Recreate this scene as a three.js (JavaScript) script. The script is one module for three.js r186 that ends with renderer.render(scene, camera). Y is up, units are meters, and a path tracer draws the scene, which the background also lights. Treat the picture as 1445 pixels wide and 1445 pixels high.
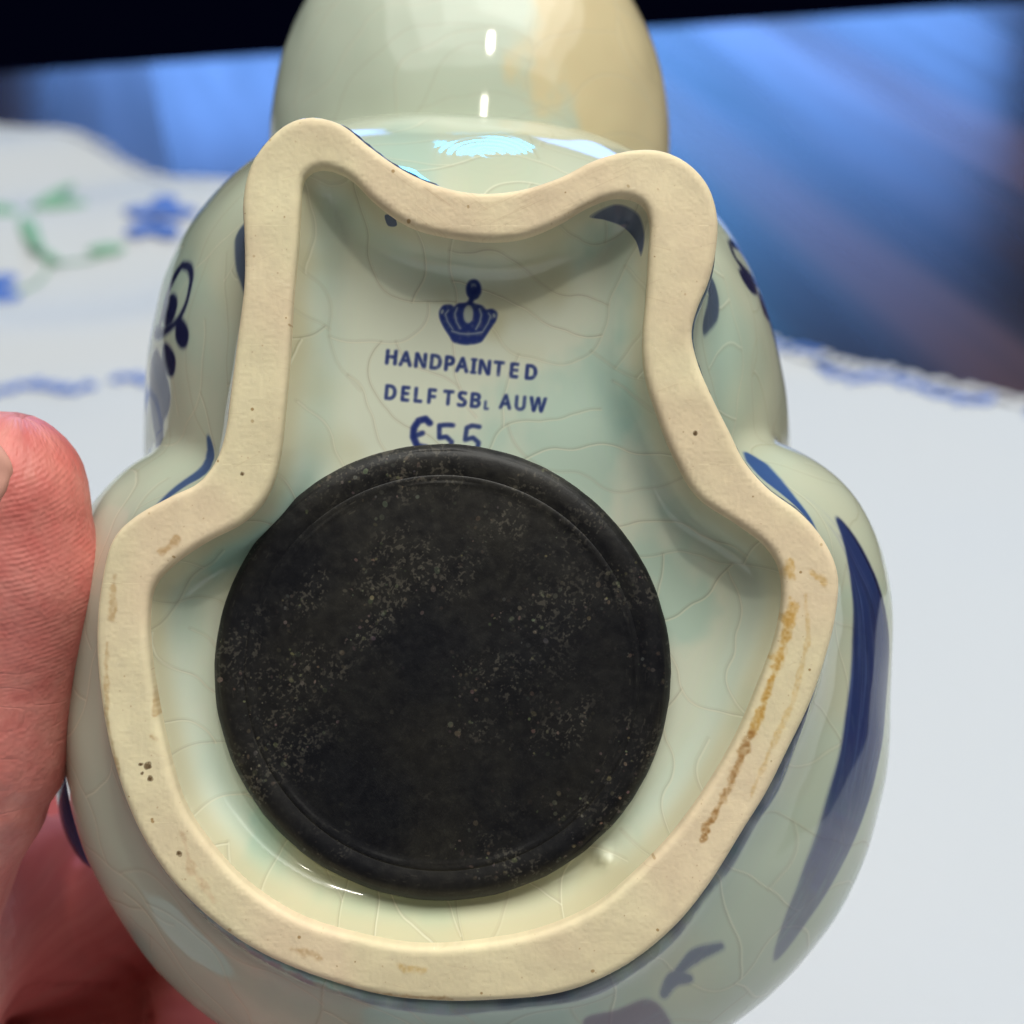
import * as THREE from 'three';
import { mergeGeometries } from 'three/addons/utils/BufferGeometryUtils.js';
import { RectAreaLightUniformsLib } from 'three/addons/lights/RectAreaLightUniformsLib.js';

// ---------------------------------------------------------------- camera, lights, exposure
const scene = new THREE.Scene();
scene.background = new THREE.Color(0.0006, 0.0008, 0.004);          // the unlit room beyond the table
const PITCH = THREE.MathUtils.degToRad(30);                         // the phone looks down at the table
const HELD = new THREE.Vector3(0, 0.23, 0);                         // where the figurine is held above the table
const camera = new THREE.PerspectiveCamera(35, 1, 0.01, 20);
camera.position.set(0, 0.23 + 0.136 * Math.sin(PITCH), 0.136 * Math.cos(PITCH));
camera.rotation.set(-PITCH, 0, 0);
camera.focus = 0.1385;
camera.userData.fStop = 28;
scene.add(camera);

const renderer = new THREE.WebGLRenderer({ antialias: true });
renderer.setSize(1024, 1024);
renderer.toneMapping = THREE.LinearToneMapping;
renderer.toneMappingExposure = 1;
renderer.shadowMap.enabled = true;
renderer.shadowMap.type = THREE.PCFSoftShadowMap;

RectAreaLightUniformsLib.init();
function areaLight(name, color, intensity, w, h, at, look) {
  const l = new THREE.RectAreaLight(color, intensity, w, h);
  l.name = name; l.position.set(...at); l.lookAt(...look); scene.add(l);
  return l;
}
// the lit white ceiling: brightest over the table's right half, dimmer outwards
[1.0, 1.8, 2.7, 3.8].forEach((w, i) => areaLight(i ? `ceiling_light_00${i}` : 'ceiling_light', new THREE.Color(1.0, 1.0, 0.94), 1.72, w, w * 0.5, [0.5, 2.2 + i * 0.01, -0.05], [0.5, 0, -0.049]));
areaLight('window_light', new THREE.Color(0.16, 0.38, 1.0), 5.3, 3.0, 0.75, [0.05, 1.02, -5.0], [0.05, 0.3, -0.4]);
areaLight('window_light_001', new THREE.Color(0.01, 0.5, 1.0), 24.0, 0.75, 0.7, [0.2, 2.6, -5.0], [0.0, 0.25, 0]);
function bulb(name, at, intensity, radius) {
  const l = new THREE.PointLight(new THREE.Color(1, 0.93, 0.8), intensity);
  l.name = name; l.position.set(...at); l.castShadow = true; l.shadow.radius = radius; scene.add(l);
}
bulb('lamp_light', [0.13, 1.38, 0.32], 0.55, 1.2);
bulb('lamp_light_001', [0.17, 1.07, 0.84], 0.25, 1.1);

// ---------------------------------------------------------------- helpers
function rng(seed) { let s = seed | 0; return () => { s = (s + 0x6d2b79f5) | 0; let t = Math.imul(s ^ (s >>> 15), 1 | s); t = (t + Math.imul(t ^ (t >>> 7), 61 | t)) ^ t; return ((t ^ (t >>> 14)) >>> 0) / 4294967296; }; }
const hash3 = (x, y, z) => { let h = Math.imul(x, 374761393) ^ Math.imul(y, 668265263) ^ Math.imul(z, 1274126177); h = Math.imul(h ^ (h >>> 13), 1274126177); return ((h ^ (h >>> 16)) >>> 0) / 4294967296; };
function noise3(x, y, z) {
  const i = Math.floor(x), j = Math.floor(y), k = Math.floor(z), s = (t) => t * t * (3 - 2 * t), u = s(x - i), v = s(y - j), w = s(z - k), L = (a, b, t) => a + (b - a) * t;
  return L(L(L(hash3(i, j, k), hash3(i + 1, j, k), u), L(hash3(i, j + 1, k), hash3(i + 1, j + 1, k), u), v), L(L(hash3(i, j, k + 1), hash3(i + 1, j, k + 1), u), L(hash3(i, j + 1, k + 1), hash3(i + 1, j + 1, k + 1), u), v), w) * 2 - 1;
}
const fbm = (x, y, z, n = 4) => { let a = 0, k = 1; for (let i = 0; i < n; i++) { a += noise3(x, y, z + i * 7.3) * k; x *= 2.03; y *= 2.03; k *= 0.5; } return a; };
const clamp = (x, a = 0, b = 1) => Math.min(b, Math.max(a, x)), mix = (a, b, t) => a + (b - a) * t;
const sstep = (a, b, x) => { const t = clamp((x - a) / (b - a)); return t * t * (3 - 2 * t); };
const smin = (a, b, k) => { const h = clamp(0.5 + (0.5 * (b - a)) / k); return mix(b, a, h) - k * h * (1 - h); };
const smax = (a, b, k) => -smin(-a, -b, k);

function makeCanvas(w, h) { const c = document.createElement('canvas'); c.width = w; c.height = h; return c; }
// colours every pixel of a canvas with f(x, y) -> [r, g, b] in sRGB 0..255, computed at a fraction of the size
function fillPixels(c, f, step = 1) {
  const w = Math.ceil(c.width / step), h = Math.ceil(c.height / step), t = step === 1 ? c : makeCanvas(w, h), g = t.getContext('2d'), im = g.createImageData(w, h);
  for (let y = 0, o = 0; y < h; y++) for (let x = 0; x < w; x++, o += 4) { const v = f((x + 0.5) * step, (y + 0.5) * step); im.data[o] = v[0]; im.data[o + 1] = v[1]; im.data[o + 2] = v[2]; im.data[o + 3] = 255; }
  g.putImageData(im, 0, 0);
  if (step !== 1) { const k = c.getContext('2d'); k.imageSmoothingEnabled = true; k.drawImage(t, 0, 0, c.width, c.height); }
}
function canvasTexture(c, wrap = false) {
  const t = new THREE.CanvasTexture(c); t.colorSpace = THREE.SRGBColorSpace; t.magFilter = THREE.LinearFilter;
  if (wrap) t.wrapS = t.wrapT = THREE.RepeatWrapping;
  return t;
}
function floatTexture(w, h, f) {
  const d = new Float32Array(w * h * 4);
  for (let y = 0, o = 0; y < h; y++) for (let x = 0; x < w; x++, o += 4) { const v = f(x, y); d[o] = d[o + 1] = d[o + 2] = v; d[o + 3] = 1; }
  const t = new THREE.DataTexture(d, w, h, THREE.RGBAFormat, THREE.FloatType);
  t.magFilter = THREE.LinearFilter; t.wrapS = t.wrapT = THREE.RepeatWrapping; t.needsUpdate = true;
  return t;
}

// A closed smooth curve through control points, as a fine polyline.
function closedCurve(points, n) { return new THREE.CatmullRomCurve3(points.map(([x, y]) => new THREE.Vector3(x, y, 0)), true, 'centripetal').getSpacedPoints(n).slice(0, n).map((p) => [p.x, p.y]); }
// Signed distance to a closed polyline on a grid, looked up bilinearly (negative inside).
function distanceField(poly, x0, y0, x1, y1, cell) {
  const w = Math.ceil((x1 - x0) / cell) + 1, h = Math.ceil((y1 - y0) / cell) + 1, d = new Float32Array(w * h), n = poly.length;
  for (let j = 0; j < h; j++) for (let i = 0; i < w; i++) {
    const x = x0 + i * cell, y = y0 + j * cell; let best = 1e9, inside = false;
    for (let a = 0, b = n - 1; a < n; b = a++) {
      const ax = poly[b][0], ay = poly[b][1], ex = poly[a][0] - ax, ey = poly[a][1] - ay, px = x - ax, py = y - ay, t = clamp((px * ex + py * ey) / (ex * ex + ey * ey)), dx = px - ex * t, dy = py - ey * t;
      best = Math.min(best, dx * dx + dy * dy);
      if ((poly[a][1] > y) !== (ay > y) && x < (ex * (y - ay)) / ey + ax) inside = !inside;
    }
    d[j * w + i] = Math.sqrt(best) * (inside ? -1 : 1);
  }
  return (x, y) => {
    const u = clamp((x - x0) / cell, 0, w - 1.001), v = clamp((y - y0) / cell, 0, h - 1.001), i = Math.floor(u), j = Math.floor(v), s = u - i, t = v - j, o = j * w + i;
    return mix(mix(d[o], d[o + 1], s), mix(d[o + w], d[o + w + 1], s), t);
  };
}
// Surface nets over a distance function; vertices are drawn onto the surface and take its gradient as normal.
function surfaceNets(f, lo, hi, cell, steps = 2) {
  const nx = Math.ceil((hi[0] - lo[0]) / cell) + 1, ny = Math.ceil((hi[1] - lo[1]) / cell) + 1, nz = Math.ceil((hi[2] - lo[2]) / cell) + 1, v = new Float32Array(nx * ny * nz), sx = 1, sy = nx, sz = nx * ny;
  for (let k = 0, o = 0; k < nz; k++) for (let j = 0; j < ny; j++) for (let i = 0; i < nx; i++, o++) v[o] = f(lo[0] + i * cell, lo[1] + j * cell, lo[2] + k * cell);
  const id = new Int32Array(nx * ny * nz).fill(-1), pos = [], index = [], corner = [0, sx, sy, sx + sy, sz, sx + sz, sy + sz, sx + sy + sz], e = cell * 0.25;
  const edges = [[0, 1], [2, 3], [4, 5], [6, 7], [0, 2], [1, 3], [4, 6], [5, 7], [0, 4], [1, 5], [2, 6], [3, 7]];
  for (let k = 0; k < nz - 1; k++) for (let j = 0; j < ny - 1; j++) for (let i = 0; i < nx - 1; i++) {
    const o = i + j * sy + k * sz; let m = 0;
    for (let c = 0; c < 8; c++) if (v[o + corner[c]] < 0) m++;
    if (m === 0 || m === 8) continue;
    let x = 0, y = 0, z = 0, n = 0;
    for (const [a, b] of edges) {
      const va = v[o + corner[a]], vb = v[o + corner[b]];
      if (va < 0 === vb < 0) continue;
      const t = va / (va - vb);
      x += (a & 1) + ((b & 1) - (a & 1)) * t; y += ((a >> 1) & 1) + (((b >> 1) & 1) - ((a >> 1) & 1)) * t; z += (a >> 2) + ((b >> 2) - (a >> 2)) * t; n++;
    }
    id[o] = pos.length / 3;
    pos.push(lo[0] + (i + x / n) * cell, lo[1] + (j + y / n) * cell, lo[2] + (k + z / n) * cell);
  }
  for (let k = 1; k < nz - 1; k++) for (let j = 1; j < ny - 1; j++) for (let i = 1; i < nx - 1; i++) {
    const o = i + j * sy + k * sz, here = v[o] < 0;
    for (const [s, a, b] of [[sx, sy, sz], [sy, sz, sx], [sz, sx, sy]]) {
      if (v[o + s] < 0 === here) continue;
      const q = [id[o], id[o - a], id[o - a - b], id[o - b]];
      if (here) index.push(q[0], q[1], q[2], q[0], q[2], q[3]); else index.push(q[0], q[2], q[1], q[0], q[3], q[2]);
    }
  }
  const n = new Float32Array(pos.length);
  for (let p = 0; p < pos.length; p += 3) {
    for (let it = 0; it <= steps; it++) {
      const x = pos[p], y = pos[p + 1], z = pos[p + 2], gx = f(x + e, y, z) - f(x - e, y, z), gy = f(x, y + e, z) - f(x, y - e, z), gz = f(x, y, z + e) - f(x, y, z - e), l = Math.hypot(gx, gy, gz) || 1;
      if (it === steps) { n[p] = gx / l; n[p + 1] = gy / l; n[p + 2] = gz / l; break; }
      const d = clamp(f(x, y, z) / Math.max(l / (2 * e), 0.3), -cell * 0.5, cell * 0.5);
      pos[p] -= (gx / l) * d; pos[p + 1] -= (gy / l) * d; pos[p + 2] -= (gz / l) * d;
    }
  }
  return { pos, n, index };
}
// millimetres to metres, with uv(x, y, z) -> [u, v]; wrapAt: u runs round a cylinder, so triangles across its seam get their own vertices
function toGeometry({ pos, n, index }, uv, wrap = false) {
  const p = Array.from(pos), nn = Array.from(n), t = [], ix = index.slice(), twin = new Map();
  for (let i = 0; i < p.length; i += 3) t.push(...uv(p[i], p[i + 1], p[i + 2]));
  if (wrap) for (let i = 0; i < ix.length; i += 3) {
    const u = [0, 1, 2].map((k) => t[ix[i + k] * 2]);
    if (Math.max(...u) - Math.min(...u) < 0.5) continue;
    for (let k = 0; k < 3; k++) if (u[k] < 0.5) {
      const o = ix[i + k];
      if (!twin.has(o)) { twin.set(o, p.length / 3); p.push(p[o * 3], p[o * 3 + 1], p[o * 3 + 2]); nn.push(nn[o * 3], nn[o * 3 + 1], nn[o * 3 + 2]); t.push(t[o * 2] + 1, t[o * 2 + 1]); }
      ix[i + k] = twin.get(o);
    }
  }
  const g = new THREE.BufferGeometry();
  g.setAttribute('position', new THREE.Float32BufferAttribute(p.map((x) => x * 0.001), 3));
  g.setAttribute('normal', new THREE.Float32BufferAttribute(nn, 3));
  g.setAttribute('uv', new THREE.Float32BufferAttribute(t, 2));
  g.setIndex(ix);
  return g;
}
function mesh(name, geometry, material, parent) {
  const m = new THREE.Mesh(geometry, material); m.name = name; m.castShadow = m.receiveShadow = true;
  if (parent) parent.add(m);
  return m;
}
function thing(name, label, category, held = false) {
  const o = new THREE.Group(); o.name = name; o.userData = { label, category };
  if (held) { o.position.copy(HELD); o.rotation.x = -PITCH; }       // in the hand: its underside faces up and towards us
  scene.add(o);
  return o;
}

// Craze lines of an old glaze: curves that grow until they meet another one.
function crackle(w, h, spacing, seed, wrapX = false, lean = 0) {
  const R = rng(seed), cell = Math.max(2, spacing / 14), gw = Math.ceil(w / cell), gh = Math.ceil(h / cell), owner = new Int32Array(gw * gh), lines = [];
  const at = (x, y) => { let i = Math.floor(x / cell), j = Math.floor(y / cell); if (wrapX) i = ((i % gw) + gw) % gw; return i < 0 || j < 0 || i >= gw || j >= gh ? -1 : j * gw + i; };
  const near = (x, y, r) => { for (let a = -r; a <= r; a += cell) for (let b = -r; b <= r; b += cell) { const o = at(x + a, y + b); if (o >= 0 && owner[o]) return true; } return false; };
  const grow = (x, y, a, id, most) => {
    const pts = [[x, y]]; let turn = (R() - 0.5) * 0.02;
    for (let s = 0; s < most; s += cell * 0.7) {
      turn = clamp(turn * 0.93 + (R() - 0.5) * 0.07, -0.05, 0.05); a += turn; x += Math.cos(a) * cell * 0.7; y += Math.sin(a) * cell * 0.7;
      pts.push([x, y]);
      const o = at(x, y); if (o < 0) break;
      if (owner[o] && owner[o] !== id && s > cell * 2) break;
      owner[o] = id;
    }
    return pts;
  };
  let id = 0;
  const wanted = (w * h) / (spacing * spacing) * 1.1;
  for (let tries = 0; tries < wanted * 14 && lines.length < wanted; tries++) {
    const long = lines.length < wanted * 0.22, x = R() * w, y = R() * h;
    if (near(x, y, spacing * (long ? 0.9 : 0.32))) continue;
    id++;
    const a = lean + (R() < 0.65 ? 0 : Math.PI / 2) + (R() - 0.5) * 0.9, most = spacing * (long ? 7 : 2.6);
    const one = grow(x, y, a, id, most), two = grow(x, y, a + Math.PI, id, most);
    lines.push(two.reverse().concat(one.slice(1)));
  }
  return lines;
}
function drawLines(g, lines, width, style, dx = 0, dy = 0, period = 0) {
  g.lineJoin = g.lineCap = 'round'; g.lineWidth = width; g.strokeStyle = style;
  for (const shift of period ? [-period, 0, period] : [0]) for (const l of lines) {
    g.beginPath(); l.forEach(([x, y], i) => (i ? g.lineTo(x + dx + shift, y + dy) : g.moveTo(x + dx + shift, y + dy))); g.stroke();
  }
}
function drawCrackle(g, lines, mm, strength, period = 0) {
  drawLines(g, lines, 0.4 * mm, `rgba(130,118,84,${0.1 * strength})`, 0, 0, period);
  lines.forEach((l, i) => drawLines(g, [l], 0.1 * mm, `rgba(112,104,78,${(0.06 + 0.26 * hash3(i, 3, 7)) * strength})`, 0, 0, period));
  lines.forEach((l, i) => drawLines(g, [l], 0.13 * mm, `rgba(244,242,220,${(0.2 + 0.65 * hash3(i, 5, 9)) * strength})`, 0.11 * mm, 0.11 * mm, period));  // pale offset line: the glint along each crack, painted in
}

// ---------------------------------------------------------------- the figurine's shape, in millimetres: x right, y towards its chest, z out of its foot
// @shape
const OUTER = closedCurve([[-16.8, 33.2], [-14.4, 32.6], [-12.1, 30.8], [-9.1, 28.7], [-6.1, 27.4], [-3.1, 26.8], [0.4, 27.0], [4.0, 28.1], [7.0, 29.6], [10.0, 30.4], [12.4, 30.4], [14.7, 29.4], [16.5, 27.4], [17.3, 24.6], [17.1, 21.6],
  [16.5, 19.2], [15.6, 17.1], [15.1, 15.1], [15.6, 12.6], [16.8, 9.7], [18.3, 6.7], [19.5, 4.3], [21.6, 1.9], [24.3, -0.1], [26.3, -2.5], [27.4, -5.2], [27.2, -8.8], [26.3, -12.4], [25.1, -15.9], [23.1, -20.1],
  [21.3, -23.7], [19.5, -26.6], [16.5, -31.4], [13.5, -35.0], [9.4, -38.2], [4.6, -40.3], [-1.3, -41.0], [-6.1, -41.1], [-10.9, -40.6], [-16.2, -39.1], [-21.0, -37.1], [-25.1, -34.4], [-28.7, -30.8], [-31.4, -26.6],
  [-33.2, -21.9], [-34.4, -16.5], [-34.9, -10.6], [-34.5, -5.8], [-33.5, -2.2], [-31.7, -0.4], [-28.7, 1.3], [-26.3, 2.5], [-24.9, 4.3], [-24.1, 6.7], [-23.7, 9.7], [-23.1, 14.4], [-22.5, 19.2], [-22.5, 23.4],
  [-22.6, 26.3], [-21.9, 29.3], [-20.1, 31.7], [-18.6, 32.8]], 260);
const INNER = closedCurve([[-17.5, 28.1], [-16.2, 28.9], [-13.8, 28.2], [-11.5, 26.0], [-8.5, 24.0], [-4.9, 23.1], [-1.9, 22.8], [1.0, 23.1], [4.0, 24.3], [6.4, 25.7], [8.8, 26.5], [10.9, 26.0], [11.6, 24.6], [11.5, 21.6], [11.3, 18.0],
  [11.0, 14.4], [11.2, 11.5], [12.1, 8.5], [13.5, 4.9], [15.6, 1.3], [18.9, -1.0], [21.3, -2.8], [22.5, -4.6], [22.8, -7.0], [22.2, -10.6], [20.7, -14.7], [18.9, -18.9], [16.5, -23.1], [13.5, -27.2], [10.6, -30.2],
  [7.0, -33.2], [2.2, -35.3], [-2.5, -36.2], [-7.9, -36.5], [-13.2, -35.6], [-18.0, -34.1], [-22.2, -31.4], [-25.1, -28.4], [-27.5, -24.9], [-29.0, -20.1], [-30.2, -14.1], [-30.6, -9.4], [-30.2, -6.4], [-28.7, -4.6],
  [-25.7, -2.5], [-22.8, -1.0], [-21.0, 0.7], [-20.1, 2.5], [-19.5, 4.9], [-19.1, 8.5], [-18.7, 13.2], [-18.4, 18.0], [-18.0, 22.2], [-17.8, 25.7]], 240);
const dOut = distanceField(OUTER, -50, -60, 45, 50, 0.4), dIn = distanceField(INNER, -50, -60, 45, 50, 0.4);
const wob = (x, y, z) => 0.22 * noise3(x / 9, y / 9, z / 9) + 0.09 * noise3(x / 4 + 9, y / 4, z / 4);
function superEllipsoid(x, y, z, a, b, c, n, m = 2) {
  const q = Math.pow(Math.pow(Math.abs(x) / a, n) + Math.pow(Math.abs(y) / b, n), 1 / n), p = Math.pow(Math.pow(q, m) + Math.pow(Math.abs(z) / c, m), 1 / m);
  return p < 1e-4 ? -Math.min(a, b, c) : Math.hypot(x, y, z) * (1 - 1 / p);
}
function bodyShape(x, y, z) {
  const o = dOut(x, y);
  const reach = 13.5 - 9 * Math.exp(-Math.pow((x + 2) / 8.5, 2)) * sstep(12, 22, y);   // the valley between the two lobes runs back as a slope
  const foot = smax(smax(o - 0.05, z + 0.75, 0.7), -reach - z, 6);
  const ly = y + 19.9, haunch = smax(superEllipsoid(x + 3.4, ly, z + 22, 40, ly > 0 ? 29 : 37, 25, ly > 0 ? 4 : 2), z + 1.6, 2);
  const torso = superEllipsoid(x + 4.7, y - 5.5 + 0.05 * (x + 4.7), z + 45, 34.8, 37.2, 46, 2.5);
  let d = smin(smin(haunch, torso, 1.6), superEllipsoid(x + 41.5, y + 27, z + 31, 5, 10, 7, 2), 2);
  d = smax(smin(d, foot, 4.5), z + 0.75, 0.5) + wob(x, y, z);
  return d;
}
function bodySurface(x, y, z) { return smax(bodyShape(x, y, z), Math.min(1.4 - dIn(x, y), z + 11) * 1, 0.4); }
const headShape = (x, y, z) => superEllipsoid(x + 5.2, y - 43.9, z + 65, 24.6, 31, 24, 2.1) + wob(x, y, z + 40) * 1.2;
// @end

const bodyAt = [-3, -8];                                            // the body's painted glaze runs round this axis
const bodyUv = (x, y, z) => [Math.atan2(x - bodyAt[0], -(y - bodyAt[1])) / (2 * Math.PI) + 0.5, 1 + z / 100];
// flat surfaces of the foot: 70 x 84 mm
const FOOT = { x: -38, y: 38, w: 70, h: 84, k: 24.3 };
const footUv = (x, y) => [(x - FOOT.x) / FOOT.w, 1 - (FOOT.y - y) / FOOT.h];
const footXY = (x, y) => [(x - FOOT.x) * FOOT.k, (FOOT.y - y) * FOOT.k];

// ---- glaze of the body: pale grey green with cobalt painting, as angle round the body and depth behind the foot
const BW = 2048, BH = 1024, BK = BH / 100;
const bodyCanvas = makeCanvas(BW, BH);
fillPixels(bodyCanvas, (x, y) => {
  const a = (x / BW) * Math.PI * 2, cx = Math.cos(a) * 3, cy = Math.sin(a) * 3, n = fbm(cx, cy, y / 160, 4), w = fbm(cx * 0.8 + 5, cy * 0.8, y / 220 + 9, 3);
  const teal = sstep(0.05, 0.7, n) * 0.8 + 0.55 * Math.exp(-y / 60), warm = sstep(0.2, 0.8, w);
  return [mix(mix(196, 176, clamp(teal)), 206, warm * 0.5), mix(mix(204, 199, clamp(teal)), 200, warm * 0.5), mix(mix(184, 184, clamp(teal)), 170, warm * 0.5)];
}, 4);
const bg = bodyCanvas.getContext('2d');
drawCrackle(bg, crackle(BW, BH, 2.6 * BK, 11, true), BK, 0.6, BW);
const paintSheet = makeCanvas(BW, BH), pg = paintSheet.getContext('2d');
function brush(points, widths, style) {                             // a tapered brush stroke
  const c = new THREE.CatmullRomCurve3(points.map(([a, z]) => new THREE.Vector3((a / 360) * BW, -z * BK, 0))), n = 60, w = (t) => { const f = t * (widths.length - 1), i = Math.min(widths.length - 2, Math.floor(f)); return mix(widths[i], widths[i + 1], f - i) * BK; };
  pg.fillStyle = style;
  for (let i = 0; i <= n * 3; i++) { const t = i / (n * 3), p = c.getPoint(t); pg.beginPath(); pg.arc(p.x, p.y, Math.max(0.3, w(t) / 2), 0, 7); pg.fill(); }
}
function blot(points, style) {                                      // a filled leaf
  const c = new THREE.CatmullRomCurve3(points.map(([a, z]) => new THREE.Vector3((a / 360) * BW, -z * BK, 0)), true).getPoints(80);
  pg.fillStyle = style; pg.beginPath(); c.forEach((p, i) => (i ? pg.lineTo(p.x, p.y) : pg.moveTo(p.x, p.y))); pg.fill();
}
const COBALT = 'rgba(18,22,62,0.97)', WASH = 'rgba(28,40,92,0.9)', BLOT_SHADE = 'rgba(72,84,108,0.4)';
// left spray: a looped petal with a dark heart, two drops and a long leaf
brush([[42.4, -22.0], [41.6, -18.6], [42.4, -16.9], [44.6, -16.2], [47.0, -16.8], [49.1, -18.6], [51.1, -22.3], [51.3, -24.6]], [0.35, 0.45, 0.5, 0.4, 0.35, 0.5, 0.6], COBALT);
brush([[42.6, -21.6], [44.6, -22.6], [47.2, -22.6], [50.6, -22.6]], [0.6, 1.4, 1.3, 0.6], COBALT);
blot([[45.6, -19.6], [46.1, -18.2], [47.7, -18.2], [49.4, -20.2], [48.2, -22.4], [46.6, -21.8]], COBALT);
blot([[47.5, -17.2], [47.1, -15.4], [47.8, -14.4], [49.2, -14.5], [50.0, -15.6], [49.4, -17.0]], COBALT); blot([[52.0, -20.0], [51.3, -18.1], [52.2, -16.4], [53.8, -16.6], [54.6, -18.0], [53.6, -20.0]], COBALT);
blot([[53.2, -22.6], [54.9, -18.8], [57.1, -17.4], [59.4, -18.0], [61.5, -19.2], [64.8, -19.0], [65.2, -20.6], [62.0, -23.4], [57.0, -25]], COBALT);
// right spray
brush([[324.4, -26.0], [322.8, -24.8], [320.3, -26.8], [317.8, -31.8], [315.8, -36.5]], [0.5, 0.7, 0.9, 0.8, 0.6], COBALT); brush([[324.4, -26.8], [323.6, -30.0], [321.4, -33.0], [318.0, -36.2]], [0.4, 0.6, 1.2, 1.4], COBALT);
blot([[321.2, -23.0], [320.3, -22.8], [318.2, -24.0], [317.6, -27.6], [318.8, -28.8], [320.4, -26.6]], COBALT); blot([[317.0, -27.6], [315.0, -26.2], [312.9, -29.6], [312.9, -34.2], [315.0, -33.2], [316.6, -30.6]], COBALT);
blot([[312.6, -28.6], [308.2, -31.0], [303.8, -33.0], [299.0, -41.0], [300.4, -46], [306.0, -46], [312.4, -40.6]], COBALT);
// broad leaf on the right haunch, brushed along its length
const reflectionFade = pg.createLinearGradient((222 / 360) * BW, 0, (252 / 360) * BW, 0);  // cloth reflection painted in: the leaf pales towards its lower end
for (const [t, a] of [[0, 0.4], [0.5, 0.55], [0.72, 0.88], [1, 0.92]]) reflectionFade.addColorStop(t, `rgba(${mix(80, 28, t) | 0},${mix(88, 40, t) | 0},${mix(120, 92, t) | 0},${a})`);
blot([[283.0, -11.2], [277.5, -9.9], [272.0, -9.2], [266.6, -9.1], [259.2, -8.6], [248.8, -7.3], [239.1, -6.4], [229.5, -6.7], [221.0, -8.4], [219.5, -9.6], [226.0, -10.0], [236.0, -10.8], [246.0, -12.2], [255.2, -14.6], [262.5, -15.2], [269.0, -14.0], [276.4, -12.6]], reflectionFade);
{ const R = rng(8); for (let k = 0; k < 46; k++) { const o = R(), a0 = 238 + R() * 28, a1 = a0 + 10 + R() * 18, z = (a) => -mix(6.7 + 2.4 * sstep(232, 272, a), 9.6 + 4.6 * Math.exp(-Math.pow((a - 260) / 15, 2)), o); brush([[a0, z(a0)], [(a0 + a1) / 2, z((a0 + a1) / 2)], [a1, z(a1)]], [0.05, 0.14, 0.04], R() < 0.5 ? 'rgba(18,24,66,0.28)' : 'rgba(70,92,150,0.22)'); } }
brush([[283, -11.4], [276.4, -12.5], [269, -13.8], [262.5, -15], [255.2, -14.6]], [0.1, 0.35, 0.4, 0.35, 0.1], COBALT);
// colour brushed into the creases and the foot's edge, plus some painted-in shading
for (const [pts, w, style] of [[[[59, -9.8], [61.5, -9.0], [65, -8.3], [69, -7.4], [73, -5.6]], [0.5, 1.3, 1.4, 0.9, 0.3], 'rgba(62,84,130,0.6)'], [[[298.6, -11.6], [296.2, -10.4], [293, -9], [289, -7.9], [284, -6.8], [279, -4.4]], [0.5, 1.7, 1.8, 1.2, 0.7, 0.3], 'rgba(52,80,140,0.7)'],
  [[[17.6, -2.4], [15.0, -3.2], [12.6, -3.4], [9.6, -3.0], [6.2, -1.8]], [1.2, 4.4, 5.0, 4.2, 0.6], 'rgba(36,50,108,0.85)'], [[[353.7, -1.6], [350, -3.0], [345.6, -3.6], [341, -3.0]], [0.4, 3.2, 4.2, 2.2], 'rgba(50,64,120,0.7)'],
  [[[326, -8], [323.6, -14], [321.6, -12.6], [320.6, -10]], [0.8, 2.0, 2.2, 1.0], BLOT_SHADE], [[[33, -12.4], [34.6, -9.6], [36.2, -4.6], [36.9, -1.4]], [1.4, 1.8, 1.2, 0.5], BLOT_SHADE],  // grey-blue blot, then thin shading painted in beside the left lobe
  [[[250, -1.1], [244, -1.3], [239, -1.4], [234, -1.2]], [0.3, 0.6, 0.9, 0.3], 'rgba(60,74,110,0.5)'], [[[208.5, -4.0], [211.6, -3.9], [215.6, -4.7]], [0.4, 0.9, 0.3], 'rgba(104,112,134,0.42)'], [[[205.6, -4.6], [207.6, -4.2], [209.6, -4.9]], [0.5, 0.9, 0.4], 'rgba(110,118,136,0.45)'],
  [[[100, -30], [106, -28], [112.0, -27], [118, -27], [128, -29]], [5, 9, 10, 9, 5], 'rgba(34,46,98,0.9)']]) brush(pts, w, style);
blot([[194.5, -3.6], [198.6, -3.9], [203.6, -4.4], [204.6, -6.4], [203.4, -9], [198, -9.6], [195, -7]], 'rgba(104,92,116,0.55)');
// thin dark line where the glaze stops short of the bare foot
for (let x = 0; x < BW; x += 2) { pg.fillStyle = `rgba(50,58,86,${0.4 + 0.26 * noise3(x / 90, 1, 2) + 0.1 * noise3(x / 14, 3, 2)})`; pg.fillRect(x, 0.5 * BK, 2.2, (mix(2.0, 0.75, sstep(85, 110, (x / BW) * 360) * sstep(275, 255, (x / BW) * 360)) + 0.35 * noise3(x / 40, 5, 1)) * BK); }
// the colour bled a little into the glaze and shows the drag of the brush
{
  const R = rng(91); pg.globalCompositeOperation = 'destination-out'; pg.lineCap = 'round';
  for (let k = 0; k < 5200; k++) { const x = R() * BW, y = R() * BH * 0.45, l = 6 + R() * 34; pg.strokeStyle = `rgba(0,0,0,${0.04 + R() * 0.16})`; pg.lineWidth = 0.6 + R() * 1.6; pg.beginPath(); pg.moveTo(x, y); pg.lineTo(x + l, y + (R() - 0.5) * 6); pg.stroke(); }
  for (let k = 0; k < 20; k++) { const a = k * 2.4, r = Math.sqrt(k / 20) * 3.2; bg.globalAlpha = 0.075; bg.drawImage(paintSheet, Math.cos(a) * r, Math.sin(a) * r); }
  bg.globalAlpha = 0.6; bg.drawImage(paintSheet, 0, 0); bg.globalAlpha = 1;
}
const glaze = (map, o = {}) => new THREE.MeshPhysicalMaterial({ map, roughness: 0.07, ior: 1.5, ...o });

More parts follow.
